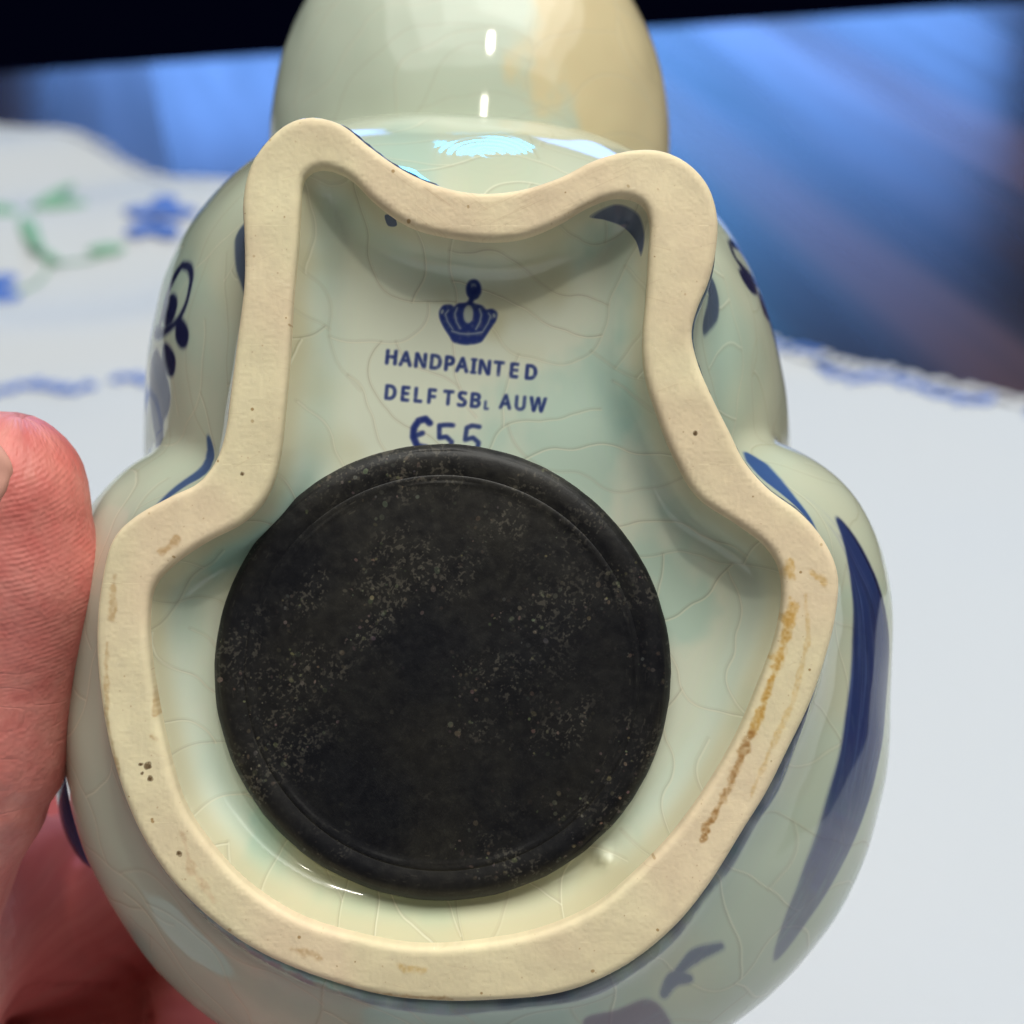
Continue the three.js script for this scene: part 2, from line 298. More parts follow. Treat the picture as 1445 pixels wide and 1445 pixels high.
const figurine = thing('ceramic_figurine', 'pale green crackle glazed ceramic figurine with blue painting, held upside up to show its foot', 'figurine', true);
// fine ripples added on the chest to break the window reflection into rings
const addedRipples = floatTexture(2048, 1024, (x, y) => { let a = (x / 2048) * 360 - 358.6; if (a < -180) a += 360; const u = (a / 360) * 257 / 4.2, v = ((1 - y / 1024) * 100 - 14.4) / 3.4, r = Math.hypot(u, v + 0.25 * u * u); return r > 1.6 ? 0.5 : 0.5 + 0.5 * Math.cos(r * 27 + 0.8 * noise3(u * 2, v * 2, 3)) * sstep(1.5, 0.9, r); });
mesh('glazed_body', toGeometry(surfaceNets(bodySurface, [-49, -62, -94], [44, 50, 1.5], 0.8), bodyUv, true), glaze(canvasTexture(bodyCanvas, true), { bumpMap: addedRipples, bumpScale: 0.000011 }), figurine);

// ---- the part beyond the chest
const headCanvas = makeCanvas(1024, 1280);
fillPixels(headCanvas, (x, y) => {
  const n = fbm(x / 330, y / 330, 3, 4), s = sstep(-0.05, 0.3, 0.45 * fbm(x / 150 + 4, y / 190, 8, 5) + (x - 690 - (y - 700) * 0.12) / 260);
  return [mix(194, 216, s) - n * 6, mix(204, 200, s) - n * 5, mix(186, 160, s) - n * 5];
}, 4);
const hg = headCanvas.getContext('2d');
drawCrackle(hg, crackle(1024, 1280, 60, 29), 15, 0.55);
mesh('rounded_head', toGeometry(surfaceNets(headShape, [-34, 8, -94], [24, 80, -36], 0.8), (x, y) => [(x + 31) / 52, (y - 12) / 65]), glaze(canvasTexture(headCanvas)), figurine);

// ---- unglazed foot ring
const FW = Math.round(FOOT.w * FOOT.k), FH = Math.round(FOOT.h * FOOT.k);
const OCHRE = [196, 146, 62], BROWN = [160, 112, 56];
const STAINS = [[[[23.5, -7.6], [23.0, -10.5], [21.9, -13.8]], 0.6, OCHRE, 0.85], [[[21.9, -13.8], [20.9, -16.6], [20.1, -18.6]], 0.45, OCHRE, 0.9], [[[20.1, -18.6], [19.2, -20.6], [18.4, -22.6]], 0.55, BROWN, 0.8], [[[18, -23.5], [17.2, -25.2], [16.4, -26.6]], 0.42, BROWN, 0.85], [[[16.2, -27.3], [16, -27.5]], 0.3, BROWN, 0.8],
  [[[23.4, -4.4], [23.3, -5.5]], 0.55, OCHRE, 0.6], [[[25.3, -5.1], [26.1, -5.9]], 0.4, OCHRE, 0.55], [[[24.6, -7], [24.9, -10.5], [23.5, -16], [21.6, -20], [20, -24]], 0.26, OCHRE, 0.34],
  [[[-29.2, -3.4], [-28.2, -2.2]], 0.45, BROWN, 0.5], [[[-33.3, -5.4], [-33.5, -9]], 0.35, BROWN, 0.4], [[[-33.9, -11], [-34, -17], [-33, -22]], 0.25, BROWN, 0.4], [[[-29.9, -12], [-29.9, -17]], 0.25, BROWN, 0.45], [[[-30.2, -18.8], [-30, -19]], 0.4, BROWN, 0.6],
  [[[-18.4, -36.6], [-16.4, -37.2]], 0.5, BROWN, 0.4], [[[-9.3, -38.2], [-7.3, -38.4]], 0.4, OCHRE, 0.45], [[[-22, -37.2], [-17, -39.3], [-11, -40.6], [-5, -40.9]], 0.3, BROWN, 0.45], [[[-27.6, -27], [-26.8, -30], [-25, -32.4]], 0.4, [206, 170, 130], 0.5]];
const ringCanvas = makeCanvas(FW, FH);
fillPixels(ringCanvas, (x, y) => {
  const n = fbm(x / 90, y / 90, 1, 4), m = fbm(x / 22, y / 22, 5, 3), pink = sstep(-0.3, 0.6, fbm(x / 260, y / 260, 12, 2));
  let c = [mix(236, 238, pink) + n * 6 + m * 4, mix(222, 217, pink) + n * 7 + m * 4, mix(184, 183, pink) + n * 6 + m * 3];
  const X = FOOT.x + x / FOOT.k, Y = FOOT.y - y / FOOT.k;
  for (const [pts, width, tone, strength] of STAINS) {
    let d = 9; for (let k = 1; k < pts.length; k++) { const [ax, ay] = pts[k - 1], ex = pts[k][0] - ax, ey = pts[k][1] - ay, t = clamp(((X - ax) * ex + (Y - ay) * ey) / (ex * ex + ey * ey)); d = Math.min(d, Math.hypot(X - ax - ex * t, Y - ay - ey * t)); }
    if (d > width * 2.5) continue;
    const a = strength * sstep(-0.1, 0.75, 1 - d / width + 0.6 * fbm(X / 0.8, Y / 0.8, 3, 4)) * (0.72 + 0.35 * noise3(X / 0.22, Y / 0.22, 6));
    c = c.map((v, i) => mix(v, tone[i] + 10 * m, a));
  }
  return c;
}, 2);
const rg = ringCanvas.getContext('2d');
{
  const R = rng(5), spot = (x, y, r, style) => { const [a, b] = footXY(x, y); rg.fillStyle = style; rg.beginPath(); rg.ellipse(a, b, r * FOOT.k, r * FOOT.k * (0.6 + R() * 0.5), R() * 3, 0, 7); rg.fill(); };
  for (let i = 0; i < 2600; i++) spot(mix(-36, 30, R()), mix(-43, 35, R()), 0.03 + R() * R() * 0.09, R() < 0.6 ? `rgba(170,130,80,${0.15 + R() * 0.25})` : `rgba(250,238,210,${0.2 + R() * 0.3})`);
  for (let i = 0; i < 150; i++) spot(mix(-36, 30, R()), mix(-43, 35, R()), 0.06 + R() * 0.12, `rgba(140,98,44,${0.3 + R() * 0.4})`);
  for (let i = 0; i < 900; i++) { const [a, b] = footXY(mix(-36, 30, R()), mix(-43, 35, R())), t = -0.5 + R() * 0.9, l = 8 + R() * 50; rg.lineWidth = 0.8 + R() * 1.2; rg.strokeStyle = R() < 0.5 ? `rgba(176,142,96,${0.05 + R() * 0.12})` : `rgba(255,246,222,${0.06 + R() * 0.14})`; rg.beginPath(); rg.moveTo(a, b); rg.lineTo(a + Math.cos(t) * l, b + Math.sin(t) * l); rg.stroke(); }
  // wiping marks across the valley between the two lobes
  rg.lineWidth = 1.4;
  for (let i = 0; i < 260; i++) { const x = mix(-12, 10, R()), y = mix(21, 31, R()), [a, b] = footXY(x, y), l = 20 + R() * 60; rg.strokeStyle = R() < 0.5 ? 'rgba(176,142,96,0.14)' : 'rgba(255,240,205,0.16)'; rg.beginPath(); rg.moveTo(a, b); rg.lineTo(a + l, b + l * (x < -4 ? 0.75 : -0.45)); rg.stroke(); }
  for (const [x, y, r] of [[-30.5, -21.2, 0.36], [-30.35, -22.3, 0.28], [-31.1, -21.1, 0.2], [-31, -21.9, 0.15], [-27.9, -28.6, 0.25], [15.3, 6.6, 0.24], [-22.6, 3.2, 0.2]]) { for (let k = 0; k < 7; k++) spot(x + (R() - 0.5) * r, y + (R() - 0.5) * r, r * (0.3 + 0.5 * R()), 'rgba(84,62,34,0.4)'); }
}
const clayBump = floatTexture(512, 512, (x, y) => 0.5 + 0.25 * (hash3(x, y, 3) - 0.5) + 0.3 * (hash3(x >> 1, y >> 1, 4) - 0.5) + 0.35 * noise3(x / 14, y / 14, 3));
clayBump.repeat.set(7, 8.4);
const clay = new THREE.MeshStandardMaterial({ map: canvasTexture(ringCanvas), roughness: 0.78, bumpMap: clayBump, bumpScale: 0.000025 });
const ringShape = (x, y, z) => {
  const a = smax(dOut(x, y), -dIn(x, y), 0.8), top = z + 0.10 * noise3(x / 6, y / 6, 2) + 0.03 * noise3(x / 2.4, y / 2.4, 7);
  return smax(smax(a, top, 0.75), -4.5 - z, 0.5);
};
mesh('foot_ring', toGeometry(surfaceNets(ringShape, [-37, -43.5, -5.2], [30, 36, 0.9], 0.4), (x, y) => footUv(x, y)), clay, figurine);

// ---- glazed hollow inside the ring, with the printed mark
const hollowDepth = (x, y) => {
  const d = -dIn(x, y), wall = mix(3.6, 5.0, sstep(-20, 10, y));
  return -0.75 - 5.1 * (1 - Math.pow(1 - clamp((d + 0.35) / wall), 2.4)) + 0.12 * noise3(x / 6, y / 6, 5) + 0.7 * Math.exp(-(Math.pow(x - 7.9, 2) + Math.pow(y + 29.9, 2)) / 0.5);
};
const hollowCanvas = makeCanvas(FW, FH);
fillPixels(hollowCanvas, (x, y) => {
  const X = FOOT.x + x / FOOT.k, Y = FOOT.y - y / FOOT.k, d = -dIn(X, Y), n = fbm(X / 7, Y / 9, 2, 4), w = fbm(X / 9 + 7, Y / 11, 6, 3);
  const pool = clamp(0.75 * Math.exp(-Math.pow((d - 2.3) / 1.6, 2)) * (0.5 + 0.5 * sstep(2, -6, X)) * (0.6 + 0.4 * n) + 0.55 * sstep(0.1, 0.8, n)), edge = Math.exp(-Math.pow((d - 0.1) / 0.9, 2)), warm = sstep(0.05, 0.7, w) * (1 - pool) + 0.9 * sstep(-24, -34, Y);
  const c = [mix(226, 178, pool), mix(231, 212, pool), mix(212, 199, pool)].map((v, i) => mix(v, [200, 192, 152][i], clamp(warm) * 0.65));
  return c.map((v, i) => mix(v, [214, 203, 166][i], edge * 0.65));
}, 3);
let ig = hollowCanvas.getContext('2d');
drawCrackle(ig, crackle(FW, FH, 2.3 * FOOT.k, 41, false, 0.15), FOOT.k, 0.6);
{
  const sheet = makeCanvas(FW, FH), top = ig; ig = sheet.getContext('2d');
  const ink = 'rgba(26,40,108,', u = 1 / 3.6125 * 0.0626 * FOOT.k;    // one unit of the stamp's drawing grid
  const at = (x, y) => { const px = 480 + x / 3.6125, py = 360 + y / 3.6125; return footXY((px - 722.5) * 0.0626, (722.5 - py) * 0.0626); };
  const letter = (ch, x, y, size, turn, alpha = 0.85, wide = 1) => {
    const [a, b] = at(x, y);
    ig.save(); ig.translate(a, b); ig.rotate(turn); ig.scale(wide, 1); ig.font = `${size * u * 1.39}px sans-serif`; ig.textAlign = 'center'; ig.textBaseline = 'alphabetic';
    ig.lineJoin = 'round';
    for (const [wd, al] of [[9, 0.12], [4, 0.4]]) { ig.lineWidth = wd * u; ig.strokeStyle = `${ink}${al * alpha})`; ig.strokeText(ch, 0, 0); }
    ig.fillStyle = `${ink}${alpha})`; ig.fillText(ch, 0, 0); ig.restore();
  };
  const line = (word, xs, y0, slope, size, turn, alphas, wide) => [...word].forEach((ch, i) => letter(ch, xs[i], y0 + (xs[i] - xs[0]) * slope, size, turn, alphas[i % alphas.length], wide));
  line('HANDPAINTED', [265, 337, 412, 487, 556, 622, 680, 735, 806, 882, 968], 563, 0.107, 71, 0.095, [0.92, 0.86, 0.9, 0.8, 0.9], 1.0);
  line('DELFTSB', [260, 334, 398, 466, 552, 622, 688], 740, 0.094, 71, 0.09, [0.82, 0.9, 0.86, 0.92], 0.98);
  letter('L', 744, 790, 40, 0.1, 0.75, 0.9);
  line('AUW', [840, 915, 1003], 788, 0.09, 70, 0.09, [0.85, 0.7, 0.95], 0.95);
  // the painter's number, written by hand and half under the plug
  const pen = (pts, wd, al = 0.88) => { ig.lineCap = ig.lineJoin = 'round'; for (const [k, f] of [[1.5, 0.3], [1, 1]]) { ig.lineWidth = wd * u * k; ig.strokeStyle = `${ink}${al * f})`; ig.beginPath(); pts.forEach(([x, y], i) => { const [a, b] = at(x, y); i ? ig.lineTo(a, b) : ig.moveTo(a, b); }); ig.stroke(); } };
  pen([[462, 862], [440, 840], [405, 850], [382, 885], [378, 930], [398, 975], [440, 985], [462, 1010], [440, 1045], [395, 1050]], 23); pen([[390, 925], [425, 912]], 18, 0.7);
  pen([[580, 872], [540, 870], [510, 874], [510, 935], [545, 930], [572, 955], [560, 1000], [510, 1010]], 15, 0.75);
  pen([[712, 880], [675, 874], [648, 885], [640, 945], [680, 935], [708, 960], [695, 1010], [640, 1015]], 15, 0.66);
  // the crown
  const shape = (pts, style) => { const c = new THREE.CatmullRomCurve3(pts.map(([x, y]) => { const [a, b] = at(x, y); return new THREE.Vector3(a, b, 0); }), true, 'catmullrom', 0.4).getPoints(120); ig.fillStyle = style; ig.beginPath(); c.forEach((p, i) => (i ? ig.lineTo(p.x, p.y) : ig.moveTo(p.x, p.y))); ig.fill(); };
  const light = 'rgba(196,203,186,0.85)', oval = (x, y, a, b, turn, style) => { const [px, py] = at(x, y); ig.fillStyle = style; ig.beginPath(); ig.ellipse(px, py, a * u, b * u, turn, 0, 7); ig.fill(); };
  shape([[512, 300], [530, 272], [565, 268], [585, 278], [605, 262], [640, 258], [662, 250], [690, 262], [725, 272], [745, 292], [775, 288], [800, 308], [792, 345], [765, 385], [735, 430], [715, 452], [650, 464], [585, 452], [562, 420], [535, 378], [515, 335]], ink + '0.9)');
  oval(656, 312, 25, 46, 0.05, light);
  const rib = (pts, wd) => { ig.lineCap = 'round'; ig.lineWidth = wd * u; ig.strokeStyle = 'rgba(186,196,190,0.75)'; ig.beginPath(); pts.forEach(([x, y], i) => { const [a, b] = at(x, y); i ? ig.lineTo(a, b) : ig.moveTo(a, b); }); ig.stroke(); };
  rib([[600, 280], [588, 310], [596, 350], [616, 385]], 9); rib([[712, 285], [722, 315], [714, 352], [694, 388]], 9);
  rib([[556, 292], [540, 312], [552, 350], [578, 388]], 8); rib([[757, 306], [768, 322], [756, 356], [732, 394]], 8);
  rib([[574, 398], [612, 410], [650, 413], [690, 410], [728, 402]], 9);
  oval(525, 300, 6, 12, 0.3, light); oval(786, 318, 6, 12, -0.3, light);
  oval(683, 190, 36, 47, 0, ink + '0.88)'); oval(683, 172, 14, 13, 0, 'rgba(150,162,175,0.7)'); oval(684, 194, 15, 20, 0, ink + '0.95)');
  pen([[676, 230], [664, 256]], 17);
  const R = rng(61); ig.globalCompositeOperation = 'destination-out';
  for (let k = 0; k < 1500; k++) { const [a, b] = at(200 + R() * 860, 130 + R() * 940); ig.fillStyle = `rgba(0,0,0,${0.08 + R() * 0.3})`; ig.beginPath(); ig.arc(a, b, (2 + R() * 7) * u, 0, 7); ig.fill(); }
  ig = top;
  for (let k = 0; k < 28; k++) { const a = k * 2.4, r = Math.sqrt(k / 28) * 10 * u; ig.globalAlpha = 0.075; ig.drawImage(sheet, Math.cos(a) * r, Math.sin(a) * r); }
  ig.globalAlpha = 0.35; ig.drawImage(sheet, 0, 0); ig.globalAlpha = 1;
}
{   // cobalt that ran over the inner edge
  const smear = (pts, style) => { const c = new THREE.CatmullRomCurve3(pts.map(([x, y]) => { const [a, b] = footXY(x, y); return new THREE.Vector3(a, b, 0); }), true).getPoints(90); ig.fillStyle = style; ig.beginPath(); c.forEach((p, i) => (i ? ig.lineTo(p.x, p.y) : ig.moveTo(p.x, p.y))); ig.fill(); };
  for (const [k, a] of [[0, 0.3], [0.2, 0.3], [0.4, 0.4]]) smear([[6.6 + k, 25.2], [8.9, 26.2 - k * 0.3], [10.7 - k * 0.2, 25.5 - k * 0.3], [11.3 - k * 0.3, 23.8], [11.0, 21.8 + k], [10.6 - k * 0.1, 23.4], [9.6, 24.6 + k * 0.2], [8.0, 25.1 + k * 0.1]], `rgba(42,56,104,${a})`);
  smear([[-10.8, 25.2], [-10.0, 25.0], [-9.8, 24.4], [-10.6, 24.5]], 'rgba(38,52,104,0.8)');
}
function hollowGeometry() {
  const s = 0.5, pos = [], n = [], index = [], id = new Map(), e = 0.15;
  const vertex = (i, j) => {
    const key = i * 1000 + j; if (id.has(key)) return id.get(key);
    const x = -34 + i * s, y = -40 + j * s, h = (a, b) => hollowDepth(a, b), gx = (h(x + e, y) - h(x - e, y)) / (2 * e), gy = (h(x, y + e) - h(x, y - e)) / (2 * e), l = Math.hypot(gx, gy, 1);
    id.set(key, pos.length / 3); pos.push(x, y, h(x, y)); n.push(-gx / l, -gy / l, 1 / l);
    return pos.length / 3 - 1;
  };
  for (let j = 0; j < 144; j++) for (let i = 0; i < 120; i++) {
    if (dIn(-34 + (i + 0.5) * s, -40 + (j + 0.5) * s) > 1.9) continue;
    const a = vertex(i, j), b = vertex(i + 1, j), c = vertex(i + 1, j + 1), d = vertex(i, j + 1); index.push(a, b, c, a, c, d);
  }
  return toGeometry({ pos, n, index }, (x, y) => footUv(x, y));
}
mesh('glazed_hollow', hollowGeometry(), glaze(canvasTexture(hollowCanvas), { roughness: 0.1 }), figurine);

// ---------------------------------------------------------------- rubber plug
const plug = thing('rubber_plug', 'round black rubber stopper dusted with grey specks in the figurine foot', 'stopper', true);
const plugCanvas = makeCanvas(1024, 1024);
fillPixels(plugCanvas, (px, py) => { const wx = 8 * noise3(px / 90, py / 90, 11), wy = 8 * noise3(px / 90, py / 90, 17), x = 0.8 * px + 0.6 * py + wx + 13, y0 = py, y = 0.8 * py - 0.6 * px + wy + 57; const n = fbm(x / 160, y / 160, 4, 4), m = fbm(x / 18, y / 18, 2, 2), d = clamp(0.5 + n * 0.7); const up = sstep(620, 60, y0), k = sstep(-0.05, 0.8, fbm(x / 80, y / 100, 9, 4) + 0.25 * up), s = (sstep(0.15, 0.8, noise3(x / 6, y / 6, 3) + 0.7 * noise3(x / 2.8, y / 3.3, 4) + 0.3 * noise3(x / 18, y / 18, 8)) * (0.15 + 0.85 * k) + 0.24 * up * (0.6 + 0.4 * m)) * 0.45;
  return [mix(mix(19, 34, d) + m * 5, 112, s), mix(mix(20, 33, d) + m * 5, 106, s), mix(mix(25, 32, d) + m * 4, 94, s)]; });
{
  const g = plugCanvas.getContext('2d'), R = rng(77);
  for (let i = 0; i < 5000; i++) {
    const x = R() * 1024, y = R() * 1024, k = sstep(0.0, 0.75, fbm((0.8 * x + 0.6 * y) / 75, (0.8 * y - 0.6 * x) / 95, 9, 4) + 0.2);
    if (R() > 0.12 + k) continue;
    const a = (0.08 + 0.42 * R() * R()) * (0.35 + k), r = 0.8 + R() * R() * 6;
    g.fillStyle = `rgba(${120 + R() * 40 | 0},${112 + R() * 36 | 0},${92 + R() * 34 | 0},${a})`; g.beginPath(); g.ellipse(x, y, r, r * (0.5 + R() * 0.8), R() * 3, 0, 7); g.fill();
  }
  for (let i = 0; i < 140; i++) { const a = R() * 7, q = 400 + R() * 100, x = 512 + Math.cos(a) * q, y = 512 + Math.sin(a) * q, l = 6 + R() * 14; g.strokeStyle = `rgba(130,122,104,${0.08 + R() * 0.2})`; g.lineWidth = 1 + R() * 2; g.beginPath(); g.moveTo(x, y); g.lineTo(x - Math.sin(a) * l, y + Math.cos(a) * l); g.stroke(); }
}
const plugBump = floatTexture(512, 512, (x, y) => 0.5 + 0.4 * noise3(x / 7, y / 7, 1) + 0.3 * (hash3(x, y, 8) - 0.5));
const rubber = new THREE.MeshPhysicalMaterial({ map: canvasTexture(plugCanvas), roughness: 0.42, specularIntensity: 0.6, bumpMap: plugBump, bumpScale: 0.00002 });
function lathe(profile) {                                           // turned about z, uv flat across the disc
  const curve = new THREE.CatmullRomCurve3(profile.map(([r, z]) => new THREE.Vector3(r, z, 0)), false, 'centripetal').getPoints(70).map((p) => new THREE.Vector2(Math.max(p.x, 0.0001) * 0.001, p.y * 0.001));
  const g = new THREE.LatheGeometry(curve, 160); g.rotateX(Math.PI / 2);
  const p = g.attributes.position, uv = g.attributes.uv;
  for (let i = 0; i < p.count; i++) {
    const x = p.getX(i), y = p.getY(i), r = Math.hypot(x, y), k = 1 + (r > 0.019 ? 0.002 * noise3(x * 900, y * 900, 3) : 0), a = Math.atan2(y, x);
    uv.setXY(i, 0.5 + x / 0.0404, 0.5 + y / 0.0404); p.setXYZ(i, x * k, y * k, p.getZ(i) + (r > 0.0165 && r < 0.0192 ? 0.00008 * noise3(Math.cos(a) * 3, Math.sin(a) * 3, 2) : 0) - 0.00007 * noise3(x * 160, y * 160, 5) * (r < 0.0165 ? 1 : 0.4));
  }
  g.computeVertexNormals();
  return g;
}
const disc = mesh('stopper_face', lathe([[0, -3.9], [6, -3.92], [12, -3.95], [14.8, -4.0], [16.0, -4.01], [17.1, -4.0], [17.15, -4.6]]), rubber, plug);
const lip = mesh('stopper_rim', lathe([[16.6, -4.4], [16.9, -4.06], [17.4, -3.92], [18.1, -3.83], [18.8, -3.9], [19.4, -4.2], [19.78, -4.7], [19.7, -5.3], [19.0, -6.3], [17.6, -7.3]]), rubber, plug);
for (const m of [disc, lip]) m.position.set(-0.00601, -0.01389, 0);

// ---------------------------------------------------------------- the hand that holds it
const cap = (x, y, z, a, b, ra, rb) => {
  const px = x - a[0], py = y - a[1], pz = z - a[2], bx = b[0] - a[0], by = b[1] - a[1], bz = b[2] - a[2], t = clamp((px * bx + py * by + pz * bz) / (bx * bx + by * by + bz * bz));
  return Math.hypot(px - bx * t, py - by * t, pz - bz * t) - mix(ra, rb, t);
};
const J = {
  tip: [-46.0, 1.5, -10.5], ip: [-52.0, -22.5, -14.5], mcp: [-67, -50, -27], cmc: [-72, -88, -48], wrist: [-64, -122, -42],
  k1: [-62, -52, -92], k2: [-43, -61, -98], k3: [-23, -65, -94], k4: [-4, -65, -84],
};
const FINGERS = [
  [J.k1, [-60, -39, -128], [-46, -28, -146], [-28, -24, -144], 11, 9.5, 8.6, 7.6], [J.k2, [-41, -46, -140], [-30, -30, -158], [-12, -24, -154], 11, 9.8, 8.8, 7.8],
  [J.k3, [-20, -50, -134], [-12, -34, -152], [4, -27, -148], 10.6, 9.4, 8.4, 7.5], [J.k4, [2, -52, -116], [8, -40, -130], [18, -33, -126], 9.4, 8.2, 7.4, 6.6],
];
function handShape(x, y, z) {
  let thumb = cap(x, y, z, J.tip, J.ip, 7.7, 9.2);
  thumb = smin(thumb, cap(x, y, z, [-43.9, -6.5, -11.5], [-46.2, -15, -13], 6.0, 5.2), 5);   // the pad
  thumb = smin(thumb, cap(x, y, z, J.ip, J.mcp, 9.2, 11.5), 5);
  thumb = smin(thumb, cap(x, y, z, J.mcp, J.cmc, 12.5, 18), 9);
  let palm = cap(x, y, z, J.cmc, J.wrist, 19, 24);
  for (const [k, r] of [[J.k1, 13], [J.k2, 12.5], [J.k3, 12], [J.k4, 11]]) palm = smin(palm, cap(x, y, z, [mix(J.wrist[0], k[0], 0.15), -112, -48], k, 20, r), 9);
  palm = smin(palm, cap(x, y, z, [-63, -43, -34], [-57, -51, -72], 11, 12), 9);             // web between thumb and index finger
  palm = smin(palm, cap(x, y, z, J.wrist, [-90, -190, 10], 25, 33), 12);
  for (let i = 0; i < 4; i++) {
    const [a, b, c, d, ra, rb, rc, rd] = FINGERS[i];
    palm = smin(palm, smin(smin(cap(x, y, z, a, b, ra, rb), cap(x, y, z, b, c, rb, rc), 2), cap(x, y, z, c, d, rc, rd), 2), i ? 3 : 4);
  }
  let d = smin(thumb, palm, 7);
  d += 0.9 * Math.exp(-Math.pow((y + x * 0.25 + 36.5 - 0.1 * z) / 1.4, 2)) * (x > -80 && z > -30 ? 0.5 : 0) + 0.25 * noise3(x / 6, y / 6, z / 6);   // crease at the joint
  if (z < -24) d += 0.7 * Math.exp(-Math.pow((x + 50.5 + 0.18 * (y + 45)) / 0.8, 2)) + 0.5 * Math.exp(-Math.pow((x + 57 + 0.5 * (y + 45)) / 0.7, 2));   // creases of the palm
  return d;
}
const thumbAxis = new THREE.Vector3(...J.tip).sub(new THREE.Vector3(...J.ip)).normalize();
const side = new THREE.Vector3(0, 0, 1).addScaledVector(thumbAxis, -thumbAxis.z).normalize(), other = new THREE.Vector3().crossVectors(thumbAxis, side);
const along = (x, y, z) => { const p = new THREE.Vector3(x - J.tip[0], y - J.tip[1], z - J.tip[2]); return [Math.atan2(-p.dot(other), p.dot(side)), p.dot(thumbAxis)]; };
const skinUv = (x, y, z) => { const [a, l] = along(x, y, z); return [(a * 8.7) / 60 + 0.5, (l + 44) / 60]; };
const skinBump = floatTexture(2048, 2048, (x, y) => {
  const u = (x / 2048 - 0.5) * 60, v = (y / 2048) * 60 - 44, w = 1.1 * noise3(u / 6, v / 6, 1);
  const ridge = Math.sin(((v + 0.55 * u + 0.012 * u * u) / 0.47) * Math.PI * 2 + w * 8) * sstep(-24, -8, v) * (0.6 + 0.4 * noise3(u / 1.5, v / 1.5, 9)) * sstep(0.5, 5, -u);
  const crease = -1.2 * Math.exp(-Math.pow(noise3(u / 3.2, v / 1.6, 4) / 0.09, 2)) * sstep(-8, -18, v);
  return 0.5 + 0.09 * ridge + 0.2 * crease + 0.16 * noise3(u / 0.3, v / 0.3, 2) + 0.2 * noise3(u / 0.9, v / 0.9, 6);
});
const skinCanvas = makeCanvas(1024, 1024);
fillPixels(skinCanvas, (x, y) => {
  const u = x / 40, v = y / 40, n = fbm(u, v, 3, 4), m = fbm(u * 5, v * 5, 6, 2);
  const f = fbm(u * 1.7, v * 1.7, 9, 3); return [216 + n * 8 + m * 4, 134 + n * 10 + m * 5 + f * 6, 126 + n * 9 + m * 5 + f * 5];
}, 2);
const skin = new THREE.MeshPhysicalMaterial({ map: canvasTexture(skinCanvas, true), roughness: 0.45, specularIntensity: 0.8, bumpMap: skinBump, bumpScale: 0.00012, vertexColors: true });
const palmSkin = skin.clone(); palmSkin.bumpMap = null; palmSkin.specularIntensity = 0.35; palmSkin.roughness = 0.6;
const hand = new THREE.Group();
Object.assign(hand, { name: 'person_hand' }); hand.userData = { label: 'bare left hand gripping the figurine with its thumb up at the left edge', category: 'hand' };
hand.position.copy(HELD); hand.rotation.x = -PITCH; scene.add(hand);
